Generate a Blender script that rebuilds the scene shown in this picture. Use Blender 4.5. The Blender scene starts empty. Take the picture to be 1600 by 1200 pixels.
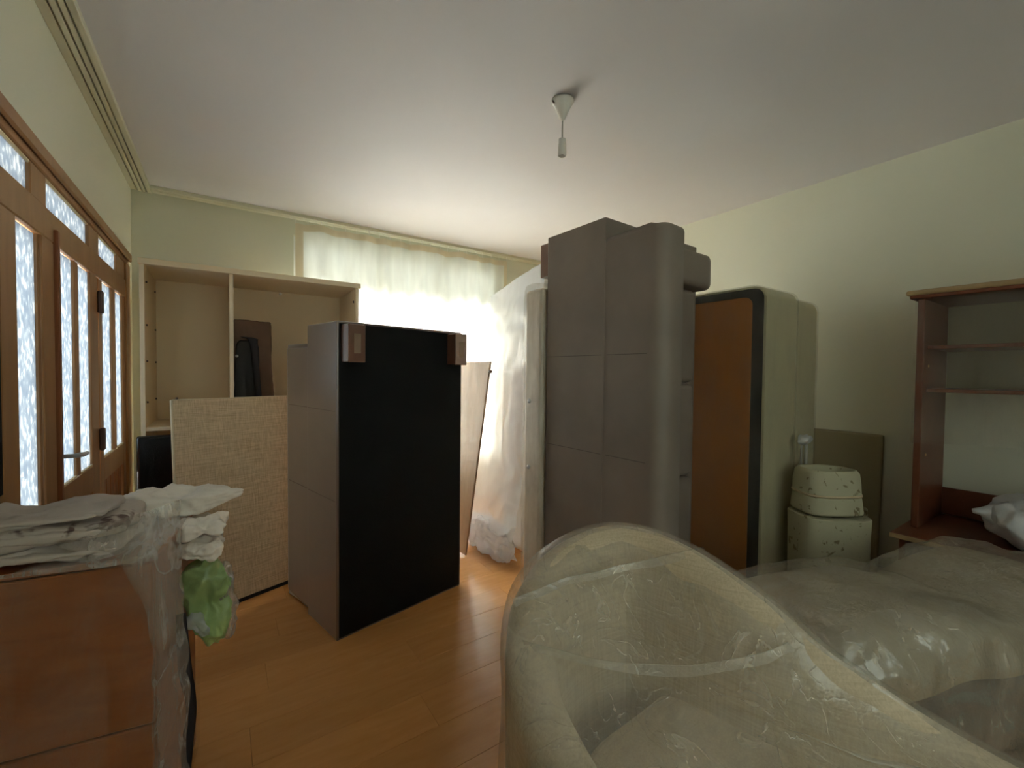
import bpy, bmesh, math, random
from mathutils import Vector, Matrix, noise
import mathutils
random.seed(7)
C = bpy.context.scene.collection
sc = bpy.context.scene
PI = math.pi

# ------------------------------------------------------------------ camera, world, exposure
YAW, PITCH, ROLL = math.radians(33.95), math.radians(1.46), math.radians(0.57)
fw = Vector((math.sin(YAW)*math.cos(PITCH), math.cos(YAW)*math.cos(PITCH), -math.sin(PITCH)))
rt0 = Vector((math.cos(YAW), -math.sin(YAW), 0)); up0 = rt0.cross(fw)
rt = rt0*math.cos(ROLL) + up0*math.sin(ROLL); up = -rt0*math.sin(ROLL) + up0*math.cos(ROLL)
cam = bpy.data.objects.new('camera', bpy.data.cameras.new('camera')); C.objects.link(cam)
M = Matrix((rt, up, -fw)).transposed().to_4x4(); M.translation = (0, 0, 1.35)
cam.matrix_world = M
cam.data.sensor_width = 36; cam.data.lens = 36*670/1600; cam.data.clip_start = 0.02
sc.camera = cam

world = bpy.data.worlds.new('world'); sc.world = world; world.use_nodes = True
bg = world.node_tree.nodes['Background']
bg.inputs['Color'].default_value = (1.0, 0.99, 0.97, 1); bg.inputs['Strength'].default_value = 15.0

def portal(loc, rot, sx, sy):
    l = bpy.data.lights.new('window_portal', 'AREA'); l.shape = 'RECTANGLE'; l.size = sx; l.size_y = sy
    l.cycles.is_portal = True
    o = bpy.data.objects.new('window_portal', l); o.location = loc; o.rotation_euler = rot; C.objects.link(o)
portal((1.52, 4.24, 1.46), (PI/2, 0, PI), 2.1, 2.14)      # the window behind the curtain (faces -y)
portal((-0.69, 2.45, 1.1), (PI/2, 0, -PI/2), 3.0, 2.2)
portal((1.0, -1.56, 1.5), (PI/2, 0, 0), 2.1, 1.7)          # unseen window added behind the camera as fill light (faces +y)     # the glazed partition (faces +x)

sc.view_settings.view_transform = 'Standard'; sc.view_settings.look = 'None'
sc.view_settings.gamma = 1; sc.view_settings.use_curve_mapping = False
sc.view_settings.exposure = 0.90
sc.cycles.max_bounces = 12; sc.cycles.diffuse_bounces = 8; sc.cycles.transparent_max_bounces = 16
sc.cycles.sample_clamp_indirect = 8.0
sc.cycles.use_denoising = True

# ------------------------------------------------------------------ materials
def nodes(name):
    m = bpy.data.materials.new(name); m.use_nodes = True
    nt = m.node_tree; b = nt.nodes['Principled BSDF']
    return m, nt, b
def N(nt, t, **kw):
    n = nt.nodes.new(t)
    for k, v in kw.items(): setattr(n, k, v)
    return n
def coords(nt, scale=(1, 1, 1)):
    tc = N(nt, 'ShaderNodeTexCoord'); mp = N(nt, 'ShaderNodeMapping')
    mp.inputs['Scale'].default_value = scale
    nt.links.new(tc.outputs['Object'], mp.inputs['Vector']); return mp.outputs['Vector']
def noise_tex(nt, vec, scale, detail=4, rough=.55, dist=0.0):
    n = N(nt, 'ShaderNodeTexNoise'); n.inputs['Scale'].default_value = scale
    n.inputs['Detail'].default_value = detail; n.inputs['Roughness'].default_value = rough
    n.inputs['Distortion'].default_value = dist
    nt.links.new(vec, n.inputs['Vector']); return n.outputs['Fac']
def ramp(nt, fac, stops):
    r = N(nt, 'ShaderNodeValToRGB'); e = r.color_ramp.elements
    while len(e) < len(stops): e.new(0.5)
    for i, (p, c) in enumerate(stops):
        e[i].position = p; e[i].color = (*c, 1)
    nt.links.new(fac, r.inputs['Fac']); return r.outputs['Color']
def bump(nt, b, h, strength=.2, dist=.01):
    bp = N(nt, 'ShaderNodeBump'); bp.inputs['Strength'].default_value = strength; bp.inputs['Distance'].default_value = dist
    nt.links.new(h, bp.inputs['Height']); nt.links.new(bp.outputs['Normal'], b.inputs['Normal']); return bp
def mat(name, col, rough=.5, var=.12, scale=4, bscale=60, bstr=.1, stretch=(1, 1, 1), spec=.5, bdist=.004, coat=0, sheen=0):
    m, nt, b = nodes(name)
    v = coords(nt, stretch)
    f = noise_tex(nt, v, scale)
    lo = tuple(max(0, c*(1-var)) for c in col); hi = tuple(min(1, c*(1+var)) for c in col)
    nt.links.new(ramp(nt, f, [(.3, lo), (.7, hi)]), b.inputs['Base Color'])
    b.inputs['Roughness'].default_value = rough; b.inputs['Specular IOR Level'].default_value = spec
    if sheen: b.inputs['Sheen Weight'].default_value = sheen; b.inputs['Sheen Roughness'].default_value = .35
    if coat: b.inputs['Coat Weight'].default_value = coat; b.inputs['Coat Roughness'].default_value = .22; b.inputs['Coat IOR'].default_value = 1.9
    if bstr: bump(nt, b, noise_tex(nt, v, bscale, 3), bstr, bdist)
    return m
def weave(name, c1, c2, sx, sy, sz, rough=.8, bstr=.3, bd=.002):
    m, nt, b = nodes(name)
    a = noise_tex(nt, coords(nt, (sx, sy, 6)), 1.0, 3, .6)
    c = noise_tex(nt, coords(nt, (8, 8, sz)), 1.0, 3, .6)
    mx = N(nt, 'ShaderNodeMath', operation='ADD'); nt.links.new(a, mx.inputs[0]); nt.links.new(c, mx.inputs[1])
    h = N(nt, 'ShaderNodeMath', operation='MULTIPLY'); h.inputs[1].default_value = .5; nt.links.new(mx.outputs[0], h.inputs[0])
    nt.links.new(ramp(nt, h.outputs[0], [(.38, c1), (.60, c2)]), b.inputs['Base Color'])
    b.inputs['Roughness'].default_value = rough
    bump(nt, b, h.outputs[0], bstr, bd)
    return m

def film_mat(name, milky=.3, tint=(.86, .86, .80), rough=.16, stretch=(1, 1, 1), sc_=6, lo=.10, transl=0, coat=.08, cr_=1):
    """stretch film: mostly clear, milky where it is folded, glossy"""
    m = bpy.data.materials.new(name); m.use_nodes = True; nt = m.node_tree
    for n in list(nt.nodes): nt.nodes.remove(n)
    out = N(nt, 'ShaderNodeOutputMaterial'); v = coords(nt, stretch)
    tr = N(nt, 'ShaderNodeBsdfTransparent'); tr.inputs['Color'].default_value = (.96, .96, .95, 1)
    gl = N(nt, 'ShaderNodeBsdfPrincipled'); gl.inputs['Base Color'].default_value = (*tint, 1)
    gl.inputs['Roughness'].default_value = rough; gl.inputs['Specular IOR Level'].default_value = .8
    w = noise_tex(nt, v, sc_, 6, .62, .5); w2 = noise_tex(nt, v, sc_*7, 4, .6, .6)
    cv = coords(nt, (9, 9, 3)); c1 = noise_tex(nt, cv, 1.0, 3, .5, .8)
    ab = N(nt, 'ShaderNodeMath', operation='SUBTRACT'); ab.inputs[1].default_value = .5; nt.links.new(c1, ab.inputs[0])
    ab2 = N(nt, 'ShaderNodeMath', operation='ABSOLUTE'); nt.links.new(ab.outputs[0], ab2.inputs[0])
    cre = N(nt, 'ShaderNodeMapRange'); cre.inputs['From Min'].default_value = 0; cre.inputs['From Max'].default_value = .022
    cre.inputs['To Min'].default_value = 1; cre.inputs['To Max'].default_value = 0; nt.links.new(ab2.outputs[0], cre.inputs['Value'])
    ad = N(nt, 'ShaderNodeMath', operation='MULTIPLY_ADD'); ad.inputs[1].default_value = .35
    nt.links.new(w2, ad.inputs[0]); nt.links.new(w, ad.inputs[2])
    mr = N(nt, 'ShaderNodeMapRange'); mr.inputs['From Min'].default_value = .45; mr.inputs['From Max'].default_value = .95
    mr.inputs['To Min'].default_value = lo; mr.inputs['To Max'].default_value = milky*1.7
    nt.links.new(ad.outputs[0], mr.inputs['Value'])
    hh = N(nt, 'ShaderNodeMath', operation='MULTIPLY_ADD'); hh.inputs[1].default_value = .10*cr_
    nt.links.new(cre.outputs[0], hh.inputs[0]); nt.links.new(ad.outputs[0], hh.inputs[2])
    fa = N(nt, 'ShaderNodeMath', operation='MULTIPLY_ADD'); fa.inputs[1].default_value = milky*.55*cr_
    nt.links.new(cre.outputs[0], fa.inputs[0]); nt.links.new(mr.outputs[0], fa.inputs[2]); mr = fa
    bp = N(nt, 'ShaderNodeBump'); bp.inputs['Strength'].default_value = .7*(1 if not transl else .6); bp.inputs['Distance'].default_value = .012
    nt.links.new(hh.outputs[0], bp.inputs['Height']); nt.links.new(bp.outputs['Normal'], gl.inputs['Normal'])
    body = gl.outputs[0]
    if transl:
        tl = N(nt, 'ShaderNodeBsdfTranslucent'); tl.inputs['Color'].default_value = (*tint, 1)
        m3 = N(nt, 'ShaderNodeMixShader'); m3.inputs['Fac'].default_value = transl
        nt.links.new(gl.outputs[0], m3.inputs[1]); nt.links.new(tl.outputs[0], m3.inputs[2]); body = m3.outputs[0]
    mx = N(nt, 'ShaderNodeMixShader'); nt.links.new(mr.outputs[0], mx.inputs['Fac'])
    nt.links.new(tr.outputs[0], mx.inputs[1]); nt.links.new(body, mx.inputs[2])
    # clear-coat glints over the whole film
    g2 = N(nt, 'ShaderNodeBsdfGlossy'); g2.inputs['Roughness'].default_value = .10
    nt.links.new(bp.outputs['Normal'], g2.inputs['Normal'])
    m2 = N(nt, 'ShaderNodeMixShader'); m2.inputs['Fac'].default_value = coat
    nt.links.new(mx.outputs[0], m2.inputs[1]); nt.links.new(g2.outputs[0], m2.inputs[2])
    nt.links.new(m2.outputs[0], out.inputs['Surface'])
    return m

def sheer_mat(name, col, transl, transp):
    m = bpy.data.materials.new(name); m.use_nodes = True; nt = m.node_tree
    for n in list(nt.nodes): nt.nodes.remove(n)
    out = N(nt, 'ShaderNodeOutputMaterial')
    d = N(nt, 'ShaderNodeBsdfDiffuse'); d.inputs['Color'].default_value = (*col, 1)
    t = N(nt, 'ShaderNodeBsdfTranslucent'); t.inputs['Color'].default_value = (*col, 1)
    p = N(nt, 'ShaderNodeBsdfTransparent')
    f = noise_tex(nt, coords(nt, (1, 1, .15)), 14, 3)
    rr = ramp(nt, f, [(.3, tuple(c*.76 for c in col)), (.7, col)]); nt.links.new(rr, t.inputs['Color'])
    a = N(nt, 'ShaderNodeMixShader'); a.inputs['Fac'].default_value = transl
    nt.links.new(d.outputs[0], a.inputs[1]); nt.links.new(t.outputs[0], a.inputs[2])
    b = N(nt, 'ShaderNodeMixShader'); b.inputs['Fac'].default_value = transp
    nt.links.new(a.outputs[0], b.inputs[1]); nt.links.new(p.outputs[0], b.inputs[2])
    nt.links.new(b.outputs[0], out.inputs['Surface']); return m

def obscure_glass():
    m = bpy.data.materials.new('obscure_glass'); m.use_nodes = True; nt = m.node_tree
    for n in list(nt.nodes): nt.nodes.remove(n)
    out = N(nt, 'ShaderNodeOutputMaterial')
    v = coords(nt, (1.3, 1.3, .75))
    vo = N(nt, 'ShaderNodeTexVoronoi', feature='SMOOTH_F1'); vo.inputs['Scale'].default_value = 42
    nt.links.new(v, vo.inputs['Vector'])
    nz = noise_tex(nt, v, 26, 3, .6, 1.5)
    ad = N(nt, 'ShaderNodeMath', operation='MULTIPLY_ADD'); ad.inputs[1].default_value = -.6; nt.links.new(vo.outputs['Distance'], ad.inputs[0]); nt.links.new(nz, ad.inputs[2])
    col = ramp(nt, ad.outputs[0], [(.0, (.135, .155, .175)), (.27, (.160, .178, .192)), (.42, (.27, .285, .28))])
    t = N(nt, 'ShaderNodeBsdfTranslucent'); nt.links.new(col, t.inputs['Color'])
    g = N(nt, 'ShaderNodeBsdfGlossy'); g.inputs['Roughness'].default_value = .15
    bp = N(nt, 'ShaderNodeBump'); bp.inputs['Strength'].default_value = .5; bp.inputs['Distance'].default_value = .004
    nt.links.new(ad.outputs[0], bp.inputs['Height']); nt.links.new(bp.outputs['Normal'], g.inputs['Normal'])
    mx = N(nt, 'ShaderNodeMixShader'); mx.inputs['Fac'].default_value = .05
    nt.links.new(t.outputs[0], mx.inputs[1]); nt.links.new(g.outputs[0], mx.inputs[2])
    nt.links.new(mx.outputs[0], out.inputs['Surface']); return m

def wood(name, c1, c2, stretch, rough=.35, scale=5, rnd=False, spec=.5):
    m, nt, b = nodes(name)
    v = coords(nt, stretch)
    if rnd:
        oi = N(nt, 'ShaderNodeObjectInfo'); av = N(nt, 'ShaderNodeVectorMath', operation='ADD')
        sv = N(nt, 'ShaderNodeMath', operation='MULTIPLY'); sv.inputs[1].default_value = 50
        nt.links.new(oi.outputs['Random'], sv.inputs[0]); cb = N(nt, 'ShaderNodeCombineXYZ')
        for i in range(3): nt.links.new(sv.outputs[0], cb.inputs[i])
        nt.links.new(v, av.inputs[0]); nt.links.new(cb.outputs[0], av.inputs[1]); v = av.outputs[0]
    f = noise_tex(nt, v, scale, 6, .6, .8)
    col = ramp(nt, f, [(.25, c1), (.75, c2)])
    if rnd:
        hs = N(nt, 'ShaderNodeHueSaturation'); mr = N(nt, 'ShaderNodeMapRange')
        mr.inputs['To Min'].default_value = .93; mr.inputs['To Max'].default_value = 1.06
        nt.links.new(oi.outputs['Random'], mr.inputs['Value']); nt.links.new(mr.outputs[0], hs.inputs['Value'])
        nt.links.new(col, hs.inputs['Color']); col = hs.outputs['Color']
    nt.links.new(col, b.inputs['Base Color'])
    b.inputs['Roughness'].default_value = rough; b.inputs['Specular IOR Level'].default_value = spec
    bump(nt, b, f, .05, .002)
    return m

MT = {
 'wall': mat('wall_paint', (.67, .67, .545), .85, .02, 1.2, 90, .06),
 'ceil': mat('ceiling_paint', (.65, .635, .645), .8, .02, 1.0, 90, .04),
 'track': mat('track_plastic', (.62, .60, .46), .5, .03, 3, 60, 0),
 'plank': wood('laminate', (.56, .26, .078), (.66, .33, .112), (1.2, 7, 1), .22, 3, True, .5),
 'doorwood': wood('varnished_pine', (.28, .135, .050), (.39, .205, .085), (3, 3, .6), .38, 4),
 'doordark': wood('dark_varnished_pine', (.20, .06, .02), (.30, .10, .03), (3, 3, .6), .4, 4),
 'glass': obscure_glass(),
 'metal': mat('brushed_metal', (.45, .45, .46), .3, .05, 6, 60, 0), 'brown_metal': mat('bronze_hinge', (.10, .06, .05), .45, .1, 6, 60, 0),
 'laminate_cream': mat('cream_laminate', (.74, .60, .38), .5, .04, 2, 80, .03),
 'laminate_edge': mat('edge_band', (.78, .65, .44), .45, .04, 2, 80, .03),
 'woven': weave('woven_laminate', (.54, .38, .22), (.80, .62, .40), 190, 190, 190, .7, .25, .001),
 'woven_edge': mat('pale_edge', (.72, .60, .40), .6, .05),
 'leather': mat('brown_leather', (.135, .088, .062), .30, .14, 3, 130, .10, spec=.8, bdist=.002, coat=1.0, sheen=.5),
 'leather_grey': mat('taupe_leather', (.25, .205, .17), .5, .14, 2.5, 130, .12, spec=.4, bdist=.002),
 'black_cloth': mat('black_dust_cloth', (.007, .0075, .008), .75, .2, 5, 150, .25, spec=.25),
 'foot': mat('brown_stained_foot', (.17, .075, .05), .22, .15, 5, 60, .05, (3, 3, 1), .6, .002, 1.0),
 'foot_in': wood('foot_hollow', (.26, .17, .11), (.32, .21, .14), (3, 3, 1), .55),
 'seam': mat('seam_thread', (.12, .095, .08), .7, .1, 5, 60, 0),
 'curtain': sheer_mat('sheer_curtain', (.86, .875, .80), .50, .05),
 'hem': sheer_mat('double_hem', (.74, .67, .50), .16, .0),
 'winframe': mat('white_window_frame', (.8, .8, .78), .4, .02),
 'mattress': mat('white_mattress_cloth', (.80, .79, .75), .7, .06, 3, 40, .15),
 'beige_wrap': weave('cream_rail_cloth', (.62, .54, .44), (.74, .67, .57), 30, 30, 6, .45, .3, .003),
 'pinkwood': wood('pale_wrapped_board', (.40, .235, .15), (.52, .32, .21), (6, 6, .8), .45),
 'orange_board': mat('orange_hardboard', (.42, .15, .018), .55, .08, 2, 90, .05),
 'black_trim': mat('black_trim', (.008, .008, .007), .6, .2, 4, 60, .05),
 'cream_leather': mat('cream_leatherette', (.52, .48, .31), .45, .05, 2, 90, .06),
 'board': mat('grey_green_card', (.30, .26, .155), .7, .06, 2, 60, .1),
 'fabric': weave('slub_beige_fabric', (.50, .41, .28), (.63, .53, .38), 190, 190, 190, .85, .35, .0015),
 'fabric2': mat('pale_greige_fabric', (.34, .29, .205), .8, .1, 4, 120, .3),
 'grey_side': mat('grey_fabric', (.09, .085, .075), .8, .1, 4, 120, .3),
 'chestwood': wood('orange_veneer', (.25, .070, .014), (.36, .115, .025), (2.2, 2.2, 7), .33, 3),
 'redwood': wood('red_brown_veneer', (.13, .038, .018), (.19, .06, .027), (2, 2, 2), .35),
 'hutchtop': wood('light_edge_veneer', (.36, .25, .12), (.44, .31, .16), (2, 2, 2), .4),
 'white_plastic': mat('white_plastic', (.78, .76, .70), .35, .02, 3, 60, 0),
 'white_bag': mat('white_bag_plastic', (.88, .82, .74), .38, .06, 5, 45, .35, bdist=.006),
 'blue_white_bag': mat('bluish_white_bag', (.68, .70, .72), .4, .06, 5, 45, .35, bdist=.006),
 'green_bag': mat('green_bag_plastic', (.32, .46, .18), .35, .22, 6, 40, .35, bdist=.006),
 'dark_strap': mat('black_webbing', (.012, .011, .016), .7, .2),
 'brown_bag': mat('brown_bag_leather', (.12, .062, .03), .55, .3, 5, 60, .3),
 'black_bag': mat('black_bag_cloth', (.012, .012, .012), .6, .2, 5, 60, .2),
 'black_gloss': mat('black_gloss_panel', (.006, .008, .010), .16, .1, 3, 60, 0),
 'cord': mat('grey_cord', (.35, .34, .30), .5, .05, 3, 60, 0),
 'film': film_mat('stretch_film', .26, (.72, .66, .54), .17, (1, 1, .6), 6, .07),
 'film_thin': film_mat('stretch_film_thin', .09, (.75, .72, .62), .2, (1, 1, .35), 9, .0, 0, .03, .6),
 'film_white': film_mat('stretch_film_white', .45, (.90, .94, 1.0), .35, (5, 5, .35), 3, .70, .6, .08, .0),
 'film_grey': film_mat('polythene_sheet', .34, (.70, .65, .60), .14, (5, 5, .5), 5, .10),
}
MT['frost'] = sheer_mat('frosted_glass', (.28, .29, .28), 1.0, 0)
MT['frost2'] = sheer_mat('frosted_glass_rear', (.28, .30, .285), 1.0, 0)  # glass of the added fill window
def printed(name, base, ink, scale, th):
    m, nt, b = nodes(name); v = coords(nt)
    f = noise_tex(nt, v, scale, 3, .55, .4)
    nt.links.new(ramp(nt, f, [(th-.02, base), (th+.03, ink)]), b.inputs['Base Color'])
    b.inputs['Roughness'].default_value = .75; bump(nt, b, noise_tex(nt, v, 30, 4), .35, .006); return m
MT['print_cloth'] = printed('printed_cotton', (.54, .48, .43), (.13, .08, .07), 13, .60)
MT['plain_cloth'] = mat('grey_white_cotton', (.54, .48, .43), .8, .08, 4, 30, .35, bdist=.006)
MT['print_card'] = printed('printed_white_card', (.50, .48, .33), (.24, .20, .11), 26, .635)

# ------------------------------------------------------------------ mesh helpers
def link(name, bm, m, parent=None, smooth=False, label=None):
    me = bpy.data.meshes.new(name)
    bmesh.ops.recalc_face_normals(bm, faces=bm.faces)
    bm.to_mesh(me); bm.free()
    if smooth:
        for p in me.polygons: p.use_smooth = True
    me.materials.append(MT[m] if isinstance(m, str) else m)
    o = bpy.data.objects.new(name, me); C.objects.link(o)
    if smooth and len(me.vertices) < 900:
        wn = o.modifiers.new('wn', 'WEIGHTED_NORMAL'); wn.weight = 100
    if parent is not None:
        b = base_of(parent); me.transform(Matrix.Translation(-b)); o.parent = parent
    if label: o['label'] = label
    return o
BASE = {}
def base_of(o):
    v = Vector((0, 0, 0))
    while o is not None: v = v + o.location; o = o.parent
    return v
def thing(name, label, cat, loc, group=None):
    o = bpy.data.objects.new(name, None); C.objects.link(o); o.location = loc; o.empty_display_size = .1
    o['label'] = label; o['category'] = cat
    if group: o['group'] = group
    return o
def tag(o, label, cat, group=None):
    o['label'] = label; o['category'] = cat
    if group: o['group'] = group
    return o
def struct(o): o['kind'] = 'structure'; return o
def cube(lo, hi, bev=0, seg=1, bm=None, mtx=None):
    own = bm is None
    b = bmesh.new()
    bmesh.ops.create_cube(b, size=1)
    for v in b.verts:
        v.co = Vector([(lo[i]+hi[i])/2 + v.co[i]*(hi[i]-lo[i]) for i in range(3)])
    if bev: bmesh.ops.bevel(b, geom=b.edges[:], offset=bev, segments=seg, profile=.5, affect='EDGES')
    if mtx: bmesh.ops.transform(b, matrix=mtx, verts=b.verts)
    if own: return b
    me = bpy.data.meshes.new('t'); b.to_mesh(me); b.free(); bm.from_mesh(me); bpy.data.meshes.remove(me); return bm
def prism(pts, z0, z1, bev=0, seg=2, mtx=None, caps=False):
    """polygon pts in (a,b), extruded along c"""
    b = bmesh.new()
    v0 = [b.verts.new((x, y, z0)) for x, y in pts]; v1 = [b.verts.new((x, y, z1)) for x, y in pts]
    n = len(pts); b.faces.new(v0[::-1]); b.faces.new(v1)
    for i in range(n): b.faces.new((v0[i], v0[(i+1) % n], v1[(i+1) % n], v1[i]))
    if bev: bmesh.ops.bevel(b, geom=[e for e in b.edges if not caps or abs(e.verts[0].co.z-e.verts[1].co.z) < 1e-6], offset=bev, segments=seg, profile=.5, affect='EDGES')
    if mtx: bmesh.ops.transform(b, matrix=mtx, verts=b.verts)
    return b
def lathe(prof, seg=24, mtx=None, cap=True):
    b = bmesh.new(); rings = []
    for r, z in prof: rings.append([b.verts.new((r*math.cos(2*PI*i/seg), r*math.sin(2*PI*i/seg), z)) for i in range(seg)])
    for a, c in zip(rings, rings[1:]):
        for i in range(seg): b.faces.new((a[i], a[(i+1) % seg], c[(i+1) % seg], c[i]))
    if cap: b.faces.new(rings[0][::-1]); b.faces.new(rings[-1])
    if mtx: bmesh.ops.transform(b, matrix=mtx, verts=b.verts)
    return b
def tube(pts, r, seg=8):
    b = bmesh.new(); rings = []; pts = [Vector(p) for p in pts]
    for i, p in enumerate(pts):
        t = (pts[min(i+1, len(pts)-1)] - pts[max(i-1, 0)]).normalized()
        a = t.orthogonal().normalized() if abs(t.z) > .99 else t.cross(Vector((0, 0, 1))).normalized(); c = t.cross(a)
        rr = r[i] if isinstance(r, (list, tuple)) else r
        rings.append([b.verts.new(p + a*rr*math.cos(2*PI*k/seg) + c*rr*math.sin(2*PI*k/seg)) for k in range(seg)])
    for a, c in zip(rings, rings[1:]):
        for i in range(seg): b.faces.new((a[i], a[(i+1) % seg], c[(i+1) % seg], c[i]))
    b.faces.new(rings[0][::-1]); b.faces.new(rings[-1]); return b
def nz(p, s, off=0): return noise.noise(Vector(p)*s + Vector((off, off*.7, off*1.3)))
def ridg(p, s, off=0):
    return 1-abs(2*noise.noise(Vector(p)*s + Vector((off, off*.7, off*1.3))))
def blob(size, e=3.5, cuts=18, amp=.0, ns=6, ridge=0, rs=5, seed=0, fn=None, mtx=None):
    """rounded crumpled cushion: superellipsoid of the given full size about the origin"""
    b = bmesh.new(); bmesh.ops.create_cube(b, size=2)
    bmesh.ops.subdivide_edges(b, edges=b.edges[:], cuts=cuts, use_grid_fill=True)
    for v in b.verts:
        c = v.co; k = (abs(c.x)**e + abs(c.y)**e + abs(c.z)**e)**(1/e)
        c = c/k; n = c.normalized()
        q = Vector((c.x*size[0]/2, c.y*size[1]/2, c.z*size[2]/2))
        d = amp*nz(q, ns, seed) + ridge*((ridg(q, rs, seed+9)-.6)+.55*(ridg(q, rs*2.1, seed+4)-.6)+.3*(ridg(q, rs*4.3, seed+2)-.6))
        v.co = q + Vector((n.x*d, n.y*d, n.z*d))
        if fn: v.co = fn(v.co)
    if mtx: bmesh.ops.transform(b, matrix=mtx, verts=b.verts)
    return b
def cr(p0, p1, p2, p3, t):
    return .5*((2*p1)+(-p0+p2)*t+(2*p0-5*p1+4*p2-p3)*t*t+(-p0+3*p1-3*p2+p3)*t*t*t)
def spl(pts, t):
    n = len(pts)-1; x = min(max(t*n, 0), n-1e-6); i = int(x); f = x-i
    g = lambda j: pts[min(max(j, 0), n)]
    return cr(g(i-1), g(i), g(i+1), g(i+2), f)
def sheet(rows, nu=40, nv=40, amp=.0, ns=6, ridge=0, rs=6, seed=0, thick=0):
    rows = [[Vector(p) for p in r] for r in rows]
    b = bmesh.new(); g = []
    for j in range(nv+1):
        ctrl = None
        cols = [spl(r, 0) for r in rows]
        line = []
        for i in range(nu+1):
            cols = [spl(r, i/nu) for r in rows]
            line.append(spl(cols, j/nv))
        g.append(line)
    vs = [[None]*(nu+1) for _ in range(nv+1)]
    for j in range(nv+1):
        for i in range(nu+1):
            a = g[j][min(i+1, nu)]-g[j][max(i-1, 0)]; c = g[min(j+1, nv)][i]-g[max(j-1, 0)][i]
            n = a.cross(c)
            n = n.normalized() if n.length > 1e-9 else Vector((0, 0, 1))
            p = g[j][i]
            vs[j][i] = b.verts.new(p + n*(amp*nz(p, ns, seed)+ridge*(ridg(p, rs, seed+5)-.7)))
    for j in range(nv):
        for i in range(nu): b.faces.new((vs[j][i], vs[j][i+1], vs[j+1][i+1], vs[j+1][i]))
    if thick:
        bmesh.ops.recalc_face_normals(b, faces=b.faces); bmesh.ops.solidify(b, geom=b.faces[:], thickness=thick)
    return b
def T(x, y, z): return Matrix.Translation((x, y, z))
def RZ(d): return Matrix.Rotation(math.radians(d), 4, 'Z')
def RX(d): return Matrix.Rotation(math.radians(d), 4, 'X')
def RY(d): return Matrix.Rotation(math.radians(d), 4, 'Y')
def frame3(o, ax, ay, az):
    m = Matrix((Vector(ax), Vector(ay), Vector(az))).transposed().to_4x4(); m.translation = Vector(o); return m

# ------------------------------------------------------------------ the room
XL, XR, YB, YF, ZC = -.54, 3.33, 4.08, -1.4, 2.65
WT = .14
fl = struct(link('floor', cube((XL-WT, YF-WT, -.12), (XR+WT, YB+WT, -.009)), 'board'))
pm = {}
y = YF; r = 0
while y < YB-1e-4:
    w = min(.192, YB-y); x = XL - ((r*.47) % 1.0)*1.28
    while x < XR:
        x0 = max(x, XL); x1 = min(x+1.28, XR)
        if x1-x0 > .01:
            key = (round(x1-x0, 3), round(w, 3))
            if key not in pm:
                bm = cube((.0003, .0003, -.009), (x1-x0-.0003, w-.0003, 0), .0007)
                o = link('plank', bm, 'plank'); pm[key] = o.data
            else:
                o = bpy.data.objects.new('plank', pm[key]); C.objects.link(o)
            o.location = (x0, y, 0); o.parent = fl
        x += 1.28
    y += .192; r += 1
struct(link('ceiling', cube((XL-WT, YF-WT, ZC), (XR+WT, YB+WT, ZC+.12)), 'ceil'))
struct(link('wall_right', cube((XR, YF-WT, 0), (XR+WT, YB+WT, ZC)), 'wall'))
bm = bmesh.new()
FX0, FX1, FZ0, FZ1 = 0, 2.0, .7, 2.3
for lo, hi in (((XL, YF-WT, 0), (FX0, YF, ZC)), ((FX1, YF-WT, 0), (XR, YF, ZC)), ((FX0, YF-WT, 0), (FX1, YF, FZ0)), ((FX0, YF-WT, FZ1), (FX1, YF, ZC))): cube(lo, hi, bm=bm)
struct(link('wall_front', bm, 'wall'))
w2 = struct(link('window_2', cube((FX0, YF-.09, FZ0), (FX1, YF-.02, FZ0+.06), .004), 'winframe'))  # unseen window, added to throw fill light on the foreground
link('frame_rail', cube((FX0, YF-.09, FZ1-.06), (FX1, YF-.02, FZ1), .004), 'winframe', w2)
for a in (FX0, .97, FX1-.06): link('frame_stile', cube((a, YF-.09, FZ0+.06), (a+.06, YF-.02, FZ1-.06), .004), 'winframe', w2)
for a, b_ in ((FX0+.06, .97), (1.03, FX1-.06)): link('frosted_pane', cube((a, YF-.06, FZ0+.06), (b_, YF-.054, FZ1-.06)), MT['frost2'], w2)
# back wall with the window opening
WX0, WX1, WZ0, WZ1 = .50, 2.54, .42, 2.50
bm = bmesh.new()
for lo, hi in (((XL-WT, YB, 0), (WX0, YB+WT, ZC)), ((WX1, YB, 0), (XR, YB+WT, ZC)),
               ((WX0, YB, 0), (WX1, YB+WT, WZ0)), ((WX0, YB, WZ1), (WX1, YB+WT, ZC))): cube(lo, hi, bm=bm)
struct(link('wall_back', bm, 'wall'))
win = struct(link('window_1', cube((WX0-.0, YB+.02, WZ0), (WX0+.06, YB+.09, WZ1), .004), 'winframe'))
link('frame_stile', cube((WX1-.06, YB+.02, WZ0), (WX1, YB+.09, WZ1), .004), 'winframe', win)
link('frame_stile', cube((1.24-.03, YB+.02, WZ0+.06), (1.24+.03, YB+.09, WZ1-.06), .004), 'winframe', win)
link('frame_stile', cube((1.85-.03, YB+.02, WZ0+.06), (1.85+.03, YB+.09, WZ1-.06), .004), 'winframe', win)
link('frame_rail', cube((WX0+.06, YB+.02, WZ0), (WX1-.06, YB+.09, WZ0+.06), .004), 'winframe', win)
link('frame_rail', cube((WX0+.06, YB+.02, WZ1-.06), (WX1-.06, YB+.09, WZ1), .004), 'winframe', win)
gm = bpy.data.materials.new('clear_glass'); gm.use_nodes = True
_nt = gm.node_tree
for n in list(_nt.nodes): _nt.nodes.remove(n)
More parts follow.
